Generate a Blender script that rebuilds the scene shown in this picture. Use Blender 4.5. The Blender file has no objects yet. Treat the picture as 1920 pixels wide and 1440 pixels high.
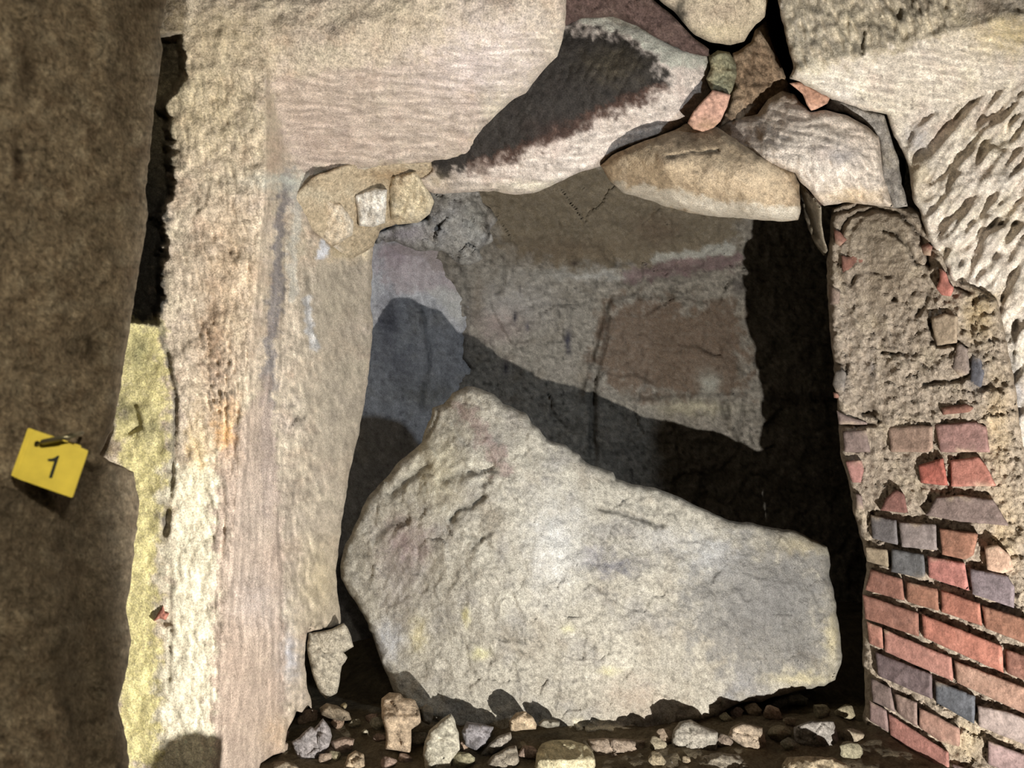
import bpy, math
import numpy as np
from mathutils import Vector

# ---------------------------------------------------------------- camera, light, exposure
SC = bpy.context.scene
COL = SC.collection
F, CX, CY, H = 1440.0, 960.0, 720.0, 1.0       # focal length in pixels, centre, eye height

cam_d = bpy.data.cameras.new('camera')
cam_d.sensor_width = 36.0
cam_d.lens = 27.0
cam_d.clip_start = 0.02
cam_d.dof.use_dof = True
cam_d.dof.focus_distance = 2.1
cam_d.dof.aperture_fstop = 7.5
cam = bpy.data.objects.new('camera', cam_d)
cam.location = (0, 0, H)
cam.rotation_euler = (math.pi / 2, 0, 0)
COL.objects.link(cam)
SC.camera = cam

world = bpy.data.worlds.new('world')
SC.world = world
world.use_nodes = True
bg = world.node_tree.nodes['Background']
bg.inputs[0].default_value = (1.0, 0.82, 0.55, 1)
bg.inputs[1].default_value = 0.003

def spot(name, loc, aim, power, color, size, blend, radius):
    d = bpy.data.lights.new(name, 'SPOT')
    d.energy = power; d.color = color; d.spot_size = math.radians(size); d.spot_blend = blend
    d.shadow_soft_size = radius
    o = bpy.data.objects.new(name, d); o.location = loc
    o.rotation_euler = (Vector(aim) - Vector(loc)).to_track_quat('-Z', 'Y').to_euler()
    COL.objects.link(o); return o

def point(name, loc, power, color, radius):
    d = bpy.data.lights.new(name, 'POINT')
    d.energy = power; d.color = color; d.shadow_soft_size = radius
    o = bpy.data.objects.new(name, d); o.location = loc
    COL.objects.link(o); return o

# the work lamp standing low on the ground to the right, a cooler head lamp above it, two added warm fills near the camera
spot('work_lamp', (0.72, 0.30, 0.13), (0.04, 2.4, 0.97), 315, (1.0, 0.965, 0.905), 86, 0.30, 0.010)
spot('head_lamp', (1.22, 0.30, 1.34), (-0.42, 2.9, 0.98), 95, (0.80, 0.90, 1.0), 56, 0.8, 0.05)
spot('near_rock_fill', (0.10, -0.05, 1.20), (-0.72, 0.95, 0.97), 28, (1.0, 0.89, 0.70), 74, 0.7, 0.02)  # added fill that brightens the near left rock
point('warm_fill', (0.05, -0.15, 1.22), 2.0, (1.0, 0.88, 0.68), 0.03)  # added weak fill that lifts the rubble shadows

SC.view_settings.view_transform = 'Standard'
SC.view_settings.look = 'None'
SC.view_settings.gamma = 1.0
SC.view_settings.use_curve_mapping = False
SC.view_settings.exposure = 0.0

# ---------------------------------------------------------------- numpy noise
_r = np.random.RandomState(7)
PERM = np.concatenate([_r.permutation(512)] * 2)
_a = _r.rand(512) * 2 * np.pi
GX, GY = np.cos(_a), np.sin(_a)

def perlin(x, y, seed=0):
    x = x + seed * 17.31; y = y - seed * 9.77
    xi = np.floor(x).astype(int); yi = np.floor(y).astype(int)
    xf = x - xi; yf = y - yi
    u = xf ** 3 * (xf * (xf * 6 - 15) + 10); v = yf ** 3 * (yf * (yf * 6 - 15) + 10)
    def g(ix, iy, dx, dy):
        h = PERM[(PERM[ix & 511] + iy) & 511]
        return GX[h] * dx + GY[h] * dy
    a = g(xi, yi, xf, yf); b = g(xi + 1, yi, xf - 1, yf)
    c = g(xi, yi + 1, xf, yf - 1); d = g(xi + 1, yi + 1, xf - 1, yf - 1)
    return (a * (1 - u) + b * u) * (1 - v) + (c * (1 - u) + d * u) * v * 1.0

def fbm(x, y, seed=0, octv=4, gain=0.5):
    s = 0; a = 1.0; t = 0
    for k in range(octv):
        s = s + a * perlin(x, y, seed + k * 3); t += a
        a *= gain; x = x * 2.03; y = y * 2.03
    return s / t * 1.6

def ridge(x, y, seed=0, octv=3):
    s = 0; a = 1.0; t = 0
    for k in range(octv):
        s = s + a * (1 - 2 * np.abs(perlin(x, y, seed + k * 5)) * 1.6); t += a
        a *= 0.5; x = x * 2.1; y = y * 2.1
    return s / t

def facets(x, y, seed=0):
    """broken-stone facets: piecewise planar cells, value in about -1..1"""
    xi = np.floor(x).astype(int); yi = np.floor(y).astype(int)
    best = np.full(x.shape, 9.0); val = np.zeros(x.shape)
    for dx in (-1, 0, 1):
        for dy in (-1, 0, 1):
            h = PERM[(PERM[(xi + dx + seed * 31) & 511] + yi + dy) & 511]
            h2 = PERM[(h + 77) & 511]; h3 = PERM[(h + 191) & 511]; h4 = PERM[(h + 303) & 511]
            px = xi + dx + h / 511.0; py = yi + dy + h2 / 511.0
            d = np.hypot(x - px, y - py)
            v = (h3 / 255.5 - 1) * (x - px) + (h4 / 255.5 - 1) * (y - py) + (h / 511.0 - 0.5) * 0.7
            m = d < best
            val = np.where(m, v, val); best = np.where(m, d, best)
    return val

def smooth(a, b, x):
    t = np.clip((x - a) / (b - a), 0, 1)
    return t * t * (3 - 2 * t)

def srgb(c):
    c = np.array(c, float) / 255.0
    return np.where(c <= 0.04045, c / 12.92, ((c + 0.055) / 1.055) ** 2.4)

# ---------------------------------------------------------------- materials
def stone_material(name, grain=0.35, fine=700, bump=0.5, dist=0.003, rough=0.95, meso=0.2):
    m = bpy.data.materials.new(name); m.use_nodes = True
    nt = m.node_tree; N = nt.nodes; L = nt.links
    b = N['Principled BSDF']
    b.inputs['Roughness'].default_value = rough
    b.inputs['Specular IOR Level'].default_value = 0.15
    at = N.new('ShaderNodeAttribute'); at.attribute_name = 'tint'
    tc = N.new('ShaderNodeTexCoord')
    n1 = N.new('ShaderNodeTexNoise'); n1.inputs['Scale'].default_value = fine * 0.35
    n1.inputs['Detail'].default_value = 5; n1.inputs['Roughness'].default_value = 0.75
    n2 = N.new('ShaderNodeTexNoise'); n2.inputs['Scale'].default_value = 38
    n2.inputs['Detail'].default_value = 6; n2.inputs['Roughness'].default_value = 0.65
    L.new(tc.outputs['Object'], n1.inputs['Vector']); L.new(tc.outputs['Object'], n2.inputs['Vector'])
    r1 = N.new('ShaderNodeMapRange')
    r1.inputs[1].default_value = 0.36; r1.inputs[2].default_value = 0.64
    r1.inputs[3].default_value = 1 - grain; r1.inputs[4].default_value = 1 + grain * 0.8
    L.new(n1.outputs['Fac'], r1.inputs[0])
    r2 = N.new('ShaderNodeMapRange')
    r2.inputs[1].default_value = 0.3; r2.inputs[2].default_value = 0.7
    r2.inputs[3].default_value = 1 - meso; r2.inputs[4].default_value = 1 + meso * 0.8
    L.new(n2.outputs['Fac'], r2.inputs[0])
    mu = N.new('ShaderNodeMath'); mu.operation = 'MULTIPLY'
    L.new(r1.outputs[0], mu.inputs[0]); L.new(r2.outputs[0], mu.inputs[1])
    vm = N.new('ShaderNodeVectorMath'); vm.operation = 'SCALE'
    L.new(at.outputs['Color'], vm.inputs[0]); L.new(mu.outputs[0], vm.inputs['Scale'])
    L.new(vm.outputs[0], b.inputs['Base Color'])
    ad = N.new('ShaderNodeMath'); ad.operation = 'MULTIPLY_ADD'
    L.new(n2.outputs['Fac'], ad.inputs[0]); ad.inputs[1].default_value = 1.6
    L.new(n1.outputs['Fac'], ad.inputs[2])
    bp = N.new('ShaderNodeBump'); bp.inputs['Strength'].default_value = bump
    bp.inputs['Distance'].default_value = dist
    L.new(ad.outputs[0], bp.inputs['Height']); L.new(bp.outputs[0], b.inputs['Normal'])
    return m

def plain_material(name, rgb, rough=0.5, metal=0.0):
    m = bpy.data.materials.new(name); m.use_nodes = True
    nt = m.node_tree; b = nt.nodes['Principled BSDF']
    c = srgb(rgb)
    n = nt.nodes.new('ShaderNodeTexNoise'); n.inputs['Scale'].default_value = 60
    n.inputs['Detail'].default_value = 4
    r = nt.nodes.new('ShaderNodeValToRGB')
    r.color_ramp.elements[0].position = 0.3; r.color_ramp.elements[1].position = 0.7
    r.color_ramp.elements[0].color = (*(c * 0.88), 1); r.color_ramp.elements[1].color = (*(c * 1.08), 1)
    tc = nt.nodes.new('ShaderNodeTexCoord')
    nt.links.new(tc.outputs['Object'], n.inputs['Vector'])
    nt.links.new(n.outputs['Fac'], r.inputs[0]); nt.links.new(r.outputs[0], b.inputs['Base Color'])
    b.inputs['Roughness'].default_value = rough; b.inputs['Metallic'].default_value = metal
    return m

M_SAND = stone_material('sandstone', 0.42, 800, 0.95, 0.0045)
M_ROUGH = stone_material('rough_rock', 0.42, 600, 1.0, 0.005)
M_MORTAR = stone_material('crumbly_mortar', 0.32, 480, 1.0, 0.008)
M_BRICK = stone_material('fired_brick', 0.22, 600, 0.7, 0.0025, 0.85)
M_NEAR = stone_material('near_rock', 0.34, 600, 1.0, 0.006, meso=0.38)
M_TAG = plain_material('yellow_plastic', (236, 214, 84), 0.45)
M_INK = plain_material('black_print', (22, 30, 20), 0.6)
M_PIN = plain_material('grey_metal', (150, 145, 120), 0.35, 0.8)

# ---------------------------------------------------------------- geometry helpers
def W(px, py, d):
    px = np.asarray(px, float); py = np.asarray(py, float); d = np.asarray(d, float) * np.ones_like(px)
    return np.stack([(px - CX) / F * d, d, H + (CY - py) / F * d], -1)

def resample(poly, step, rag, seed):
    poly = np.array(poly, float)
    out = []
    n = len(poly)
    for i in range(n):
        a, b = poly[i], poly[(i + 1) % n]
        k = max(1, int(np.hypot(*(b - a)) / step))
        for j in range(k):
            out.append(a + (b - a) * j / k)
    out = np.array(out)
    if rag:
        out = out + rag * np.stack([fbm(out[:, 0] / 22, out[:, 1] / 22, seed + 50, 4, .65),
                                    fbm(out[:, 0] / 22, out[:, 1] / 22, seed + 90, 4, .65)], -1) * 1.5
    return out

def inside(px, py, poly):
    r = np.zeros(px.shape, bool)
    n = len(poly)
    for i in range(n):
        x1, y1 = poly[i]; x2, y2 = poly[(i + 1) % n]
        if y1 == y2: continue
        c = ((y1 > py) != (y2 > py)) & (px < (x2 - x1) * (py - y1) / (y2 - y1) + x1)
        r ^= c
    return r

def seg_dist(px, py, pts, closed=True):
    """distance from points to a polyline, and the nearest point on it"""
    pts = np.asarray(pts, float); n = len(pts)
    best = np.full(px.shape, 1e9); bx = np.zeros(px.shape); by = np.zeros(px.shape)
    for i in range(n if closed else n - 1):
        x1, y1 = pts[i]; x2, y2 = pts[(i + 1) % n]
        dx, dy = x2 - x1, y2 - y1; l2 = dx * dx + dy * dy + 1e-9
        t = np.clip(((px - x1) * dx + (py - y1) * dy) / l2, 0, 1)
        qx, qy = x1 + t * dx, y1 + t * dy
        d = (px - qx) ** 2 + (py - qy) ** 2
        m = d < best
        best = np.where(m, d, best); bx = np.where(m, qx, bx); by = np.where(m, qy, by)
    return np.sqrt(best), bx, by

def tps(ctrl):
    """depth surface through control points (px, py, depth): planes stay planes"""
    c = np.array(ctrl, float); p = c[:, :2] / 500; q = 1 / c[:, 2]; n = len(c)
    if n == 1:
        return lambda x, y: np.full(np.shape(x), c[0, 2])
    def U(r2): return r2 * np.log(r2 + 1e-9) * 0.5
    K = U(((p[:, None] - p[None]) ** 2).sum(-1)) + np.eye(n) * 1e-3
    P = np.hstack([np.ones((n, 1)), p])
    A = np.zeros((n + 3, n + 3)); A[:n, :n] = K; A[:n, n:] = P; A[n:, :n] = P.T
    A[n:, n:] -= np.eye(3) * 1e-6
    w = np.linalg.solve(A, np.concatenate([q, np.zeros(3)]))
    def f(x, y):
        x = np.asarray(x, float) / 500; y = np.asarray(y, float) / 500
        s = w[n] + w[n + 1] * x + w[n + 2] * y
        for i in range(n):
            s = s + w[i] * U((x - p[i, 0]) ** 2 + (y - p[i, 1]) ** 2)
        return 1 / np.clip(s, 0.12, 3)
    return f

def link_mesh(name, verts, faces, mat, parent=None, cols=None, flat=False):
    me = bpy.data.meshes.new(name)
    me.from_pydata([tuple(v) for v in verts], [], faces)
    if cols is not None:
        ca = me.color_attributes.new('tint', 'FLOAT_COLOR', 'POINT')
        buf = np.ones((len(verts), 4), np.float32); buf[:, :3] = cols
        ca.data.foreach_set('color', buf.ravel())
    me.materials.append(mat)
    if not flat:
        me.polygons.foreach_set('use_smooth', [True] * len(me.polygons))
    me.update()
    o = bpy.data.objects.new(name, me)
    COL.objects.link(o)
    if parent is not None:
        o.parent = parent
    return o

SAT = 0.75
def tone(rgb):
    c = srgb(rgb); l = float(c @ np.array([.2126, .7152, .0722]))
    return l + (c - l) * SAT

def paint(px, py, base, pal, blobs, streak, seed, contrast=1.0, scale=60.0):
    """surface colour: mottling between a few tones, streaks, stains and patches of painted light with their own shape"""
    base = tone(base)
    c = np.ones(px.shape + (3,)) * base
    for i, (rgb, amt) in enumerate(pal):
        n = fbm(px / scale, py / scale, seed + 11 * i + 3, 5, .62)
        w = np.clip(smooth(-0.05, 0.55, n) * amt, 0, 1)[..., None]
        c = c * (1 - w) + tone(rgb) * w
    n = fbm(px / 9, py / 9, seed + 71, 3, .75)
    c = c * (1 + 0.50 * contrast * n)[..., None]
    n = perlin(px / 8, py / 10, seed + 77) * 1.3 + 0.5 * perlin(px / 45, py / 60, seed + 79)
    c = c * (1 - 0.38 * contrast * smooth(0.25, 0.75, n))[..., None]
    for (kind, geo, rgb, amt, soft) in blobs:
        wx = px + soft * 1.6 * fbm(px / 26, py / 26, seed + 5, 4, .65); wy = py + soft * 1.6 * fbm(px / 26, py / 26, seed + 8, 4, .65)
        if kind == 'poly':
            d, _, _ = seg_dist(wx, wy, geo); d = np.where(inside(wx, wy, geo), d, -d)
            w = smooth(-soft * .5, soft * .5, d)
        elif kind == 'line':
            d, _, _ = seg_dist(wx, wy, geo, False)
            w = 1 - smooth(soft * .4, soft * 1.2, d)
        else:
            x0, y0, rx, ry = geo
            w = np.exp(-(((wx - x0) / rx) ** 2 + ((wy - y0) / ry) ** 2) * 1.2)
        g = 1 + 0.35 * fbm(px / 7, py / 7, seed + 31, 3)
        w = np.clip(w * (amt if amt > .9 else amt * g), 0, 1)[..., None]
        c = c * (1 - w) + tone(rgb) * w
    if streak is not None:
        c = c * np.clip(1 + streak, 0.3, 1.6)[..., None]
    return np.clip(c, 0.004, 0.9)

def streaks(px, py, spec, seed):
    """tool marks: long strokes along a direction. spec = (mask geometry | None, angle, length, width, metres, colour share)"""
    h = np.zeros(px.shape); cc = np.zeros(px.shape)
    for i, (geo, ang, ln, wd, amp, share) in enumerate(spec):
        a = math.radians(ang)
        wob = 10 * fbm(px / 160, py / 160, seed + i, 2)
        u = (px * math.cos(a) + py * math.sin(a)) / ln
        v = (-px * math.sin(a) + py * math.cos(a) + wob) / wd
        n = 0.65 * perlin(u, v, seed + 40 + i) * 1.6 + 0.35 * perlin(u * 1.7, v * 2.1, seed + 45 + i) * 1.6
        n = np.clip(n * 1.5, -1, 1)
        n = n * np.abs(n) ** -0.0 if wd < 20 else np.sign(n) * np.abs(n) ** 0.6
        w = 1.0
        if geo is not None:
            if isinstance(geo, list):
                d, _, _ = seg_dist(px, py, geo); d = np.where(inside(px, py, geo), d, -d)
                w = smooth(-14, 14, d)
            else:
                x0, y0, rx, ry = geo
                w = np.exp(-(((px - x0) / rx) ** 4 + ((py - y0) / ry) ** 4))
        h = h + n * amp * 1.6 * w; cc = cc + n * share * 2.2 * w
    return h, cc

def relief(name, outline, depth, mat, base, pal=(), blobs=(), step=3.0, thick=0.2, shrink=0.97, rnd=(10, 0.02),
           rough=((60, 0.008), (16, 0.003)), facet=(), tools=(), cracks=(), rag=2.0, seed=1, parent=None, closed=True, contrast=1.0, scale=60.0, back_d=None, pits=0.004, calm=None):
    """a real stone surface: outline and depth map give it place and size, with relief, rounded edges, sides and back"""
    poly = resample(outline, 9, rag, seed)
    x0, y0 = poly.min(0) - step; x1, y1 = poly.max(0) + step
    nx = int((x1 - x0) / step) + 2; ny = int((y1 - y0) / step) + 2
    gx, gy = np.meshgrid(x0 + np.arange(nx) * step, y0 + np.arange(ny) * step)
    cxm = (gx[:-1, :-1] + gx[1:, 1:]) / 2; cym = (gy[:-1, :-1] + gy[1:, 1:]) / 2
    keep = inside(cxm, cym, poly)
    idx = -np.ones((ny, nx), int)
    jj, ii = np.nonzero(keep)
    used = np.zeros((ny, nx), bool)
    for a in (0, 1):
        for b in (0, 1):
            used[jj + a, ii + b] = True
    idx[used] = np.arange(used.sum())
    px = gx[used]; py = gy[used]
    faces = np.stack([idx[jj, ii], idx[jj + 1, ii], idx[jj + 1, ii + 1], idx[jj, ii + 1]], -1)
    ring = {}
    e = np.concatenate([faces[:, [0, 1]], faces[:, [1, 2]], faces[:, [2, 3]], faces[:, [3, 0]]])
    key = np.sort(e, 1)
    kk = key[:, 0].astype(np.int64) * (len(px) + 1) + key[:, 1]
    _, inv, cnt = np.unique(kk, return_inverse=True, return_counts=True)
    be = e[cnt[inv] == 1]
    bv = np.unique(be)
    _, bx, by = seg_dist(px[bv], py[bv], poly)
    px[bv] = bx; py[bv] = by
    d_edge, _, _ = seg_dist(px, py, poly)
    d = depth(px, py) if callable(depth) else tps(depth)(px, py)
    off = np.zeros(px.shape)
    for k, (s, a) in enumerate(rough):
        off += a * (fbm(px / s, py / s, seed + 7 * k, 3, .55) + 0.35 * ridge(px / s, py / s, seed + 9 * k + 2, 2))
    for k, (s, a) in enumerate(facet):
        wx = px + s * .25 * fbm(px / s, py / s, seed + 4, 2); wy = py + s * .25 * fbm(px / s, py / s, seed + 6, 2)
        off += a * facets(wx / s, wy / s, seed + k)
    pn = perlin(px / 7.5, py / 9.5, seed + 61) + 0.5 * perlin(px / 60, py / 60, seed + 66)
    pit = smooth(0.42, 0.72, pn)
    off += pits * pit
    if calm:
        for (qx, qy, rx, ry, am) in calm:
            off *= 1 - am * np.exp(-(((px - qx) / rx) ** 4 + ((py - qy) / ry) ** 4))
    hs, cs = streaks(px, py, tools, seed)
    off += hs
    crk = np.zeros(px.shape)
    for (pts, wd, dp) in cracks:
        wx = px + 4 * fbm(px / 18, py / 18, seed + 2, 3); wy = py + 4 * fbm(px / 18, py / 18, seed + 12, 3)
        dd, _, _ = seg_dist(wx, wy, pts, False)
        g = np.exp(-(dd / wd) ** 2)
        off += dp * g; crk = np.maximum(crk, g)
    rr, rd = rnd
    t = np.clip(1 - d_edge / rr, 0, 1)
    off += rd * (1 - np.sqrt(np.clip(1 - t * t, 0, 1)))
    d = d + off
    col = paint(px, py, base, pal, blobs, cs, seed, contrast, scale)
    col = col * (1 - 0.35 * crk)[:, None] * (1 - 0.25 * pit)[:, None]  # shade inside cracks painted into the colour, pits darkened too
    V = [W(px, py, d)]; C = [col]
    fl = faces.tolist()
    n0 = len(px); cx, cy = (poly.min(0) + poly.max(0)) / 2
    bmap = {v: i for i, v in enumerate(bv)}
    prev = {v: v for v in bv}; base_n = n0
    rings = 3
    for r in range(1, rings + 1):
        s = 1 - (1 - shrink) * (r / rings) ** 1.5
        qx = cx + (px[bv] - cx) * s; qy = cy + (py[bv] - cy) * s
        tt = (thick if back_d is None else np.maximum(back_d - d[bv], 0.02)) * r / rings
        wob = 0.10 * thick * fbm(px[bv] / 30, py[bv] / 30 + r, seed + r, 3) if r < rings else 0
        V.append(W(qx, qy, d[bv] + tt + wob)); C.append(col[bv] * 0.9)
        cur = {v: base_n + i for i, v in enumerate(bv)}
        for a, b in be.tolist():
            fl.append([prev[b], prev[a], cur[a], cur[b]])
        prev = cur; base_n += len(bv)
    if closed:
        s = shrink
        inner = np.setdiff1d(np.arange(n0), bv)
        bm = np.zeros(n0, int)
        bm[bv] = [prev[v] for v in bv]
        # a coarse back: fan around a pushed-out centre point
        m = float(np.mean(d[bv])) + thick * 1.15
        V.append(W(np.array([cx]), np.array([cy]), m)); C.append(col.mean(0, keepdims=True))
        for a, b in be.tolist():
            fl.append([prev[b], prev[a], base_n])
    V = np.concatenate(V); C = np.concatenate(C)
    return link_mesh(name, V, fl, mat, parent, C)

def tag(o, label=None, cat=None, group=None, kind=None):
    if label: o['label'] = label
    if cat: o['category'] = cat
    if group: o['group'] = group
    if kind: o['kind'] = kind
    return o

def empty(name, loc):
    o = bpy.data.objects.new(name, None); o.location = loc
    o.empty_display_size = 0.05
    COL.objects.link(o); return o

def adopt(child, parent):
    child.parent = parent
    child.matrix_parent_inverse = __import__('mathutils').Matrix.Translation(-Vector(parent.location))
    return child

# ================================================================ THE SETTING
# ---- near rock on the left, dim and close
def d_near(x, y):
    d = np.interp(x, [-560, -120, 40, 200, 300], [0.50, 0.66, 0.75, 0.86, 0.98])
    low = smooth(848, 882, y + 14 * np.sin(x / 45))
    d = d + 0.045 * low * smooth(100, 170, x) - 0.03 * smooth(1000, 1400, y)
    d = d + 0.02 * np.exp(-(((x - 170) / 34) ** 2 + ((y - 650) / 40) ** 2)) + 0.018 * np.exp(-(((x - 55) / 18) ** 2 + ((y - 130) / 60) ** 2))
    d = d + 0.014 * np.exp(-(((x - 35) / 7) ** 2 + ((y - 300) / 45) ** 2))
    return d
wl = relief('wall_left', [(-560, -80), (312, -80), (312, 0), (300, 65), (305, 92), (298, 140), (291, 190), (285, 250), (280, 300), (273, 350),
    (277, 400), (270, 450), (262, 490), (255, 540), (248, 590), (243, 612), (235, 660), (228, 720), (220, 762), (210, 805), (200, 828), (186, 852),
    (215, 868), (250, 885), (262, 945), (252, 1020), (246, 1080), (236, 1140), (246, 1200), (240, 1245), (222, 1320), (240, 1400), (246, 1560), (-560, 1560)],
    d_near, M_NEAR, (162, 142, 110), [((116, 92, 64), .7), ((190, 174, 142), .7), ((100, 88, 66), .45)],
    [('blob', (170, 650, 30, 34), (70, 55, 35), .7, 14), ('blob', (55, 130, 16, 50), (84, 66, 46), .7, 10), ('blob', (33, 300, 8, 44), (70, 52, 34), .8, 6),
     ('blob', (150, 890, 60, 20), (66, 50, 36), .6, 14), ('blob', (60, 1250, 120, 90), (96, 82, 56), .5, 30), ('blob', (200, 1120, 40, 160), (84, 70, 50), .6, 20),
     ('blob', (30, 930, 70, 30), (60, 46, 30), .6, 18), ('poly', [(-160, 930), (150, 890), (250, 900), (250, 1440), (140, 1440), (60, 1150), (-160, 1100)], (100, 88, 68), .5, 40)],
    step=3.6, thick=0.0, back_d=1.35, rnd=(26, 0.05), rough=((150, 0.014), (45, 0.010), (14, 0.003)), rag=3, seed=3, closed=False, contrast=1.3, scale=46, shrink=1.0)
tag(wl, kind='structure')

# ---- the carved rock around the opening: left jamb and the overhead soffit in one mass
def d_mass(x, y):
    k = np.clip((y - 330) / 1110, 0, 1)
    crease = 498 - 98 * k
    edge = 532 + 14 * k
    u = np.where(x < crease, (x - crease) / 200, np.where(x < edge, (x - crease) / (edge - crease), 1 + (x - edge) / 150))
    side = np.interp(u, [-1.2, 0, 1, 1.35, 2.1], [1.46, 1.50, 1.74, 1.92, 2.36])
    yc = 136 - 0.17 * np.clip(x - 520, 0, 600)
    v = (y - yc) / 172
    sof = 1.49 + 0.06 * np.logaddexp(0, (v - 0.05) / 0.18) * 0.18 / 0.06 * 0.37 + 0.02 * v
    d = -0.025 * np.logaddexp(-side / 0.025, -sof / 0.025)
    # right lobe of the overhang rounds away
    d = d + 0.10 * smooth(900, 1075, x + 0.4 * (y - 150))
    # sooty recess between the near rock and the jamb
    wob = 26 * fbm(y / 45, x / 60, 5, 4, .6)
    ed = np.interp(y, [60, 120, 170, 200, 260, 330, 400, 480, 600], [346, 342, 332, 300, 322, 322, 306, 302, 300])
    rec = (1 - smooth(ed - 14, ed + 8, x + wob)) * (1 - smooth(586, 612, y + 10 * fbm(x / 20, y / 20, 4, 2))) * smooth(60, 80, y)
    d = d + 0.16 * rec + 0.02 * rec * fbm(x / 14, y / 14, 9, 3)
    d = d + 0.02 * (1 - smooth(250, 330, x)) * smooth(600, 640, y)
    return d
mass_out = [(130, -80), (1064, -80), (1060, 50), (1055, 72), (1045, 105), (1020, 130), (1005, 150), (985, 175), (955, 192), (930, 215), (905, 240), (895, 260),
    (893, 276), (904, 286), (903, 297), (885, 303), (825, 303), (720, 310), (650, 331), (600, 352), (566, 376), (585, 430), (640, 470), (700, 462),
    (698, 520), (694, 570), (700, 612), (692, 700), (682, 765), (670, 825), (655, 885), (645, 950), (634, 1030), (629, 1070), (634, 1120), (640, 1168), (622, 1176), (600, 1180),
    (576, 1186), (570, 1225), (576, 1290), (588, 1334), (580, 1322), (566, 1336), (556, 1334), (549, 1352), (538, 1370), (535, 1408), (512, 1418), (490, 1430), (482, 1450), (470, 1600), (130, 1600)]
sof_geo = [(505, 150), (640, 120), (1060, 40), (1055, 90), (900, 250), (880, 305), (545, 330)]
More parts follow.
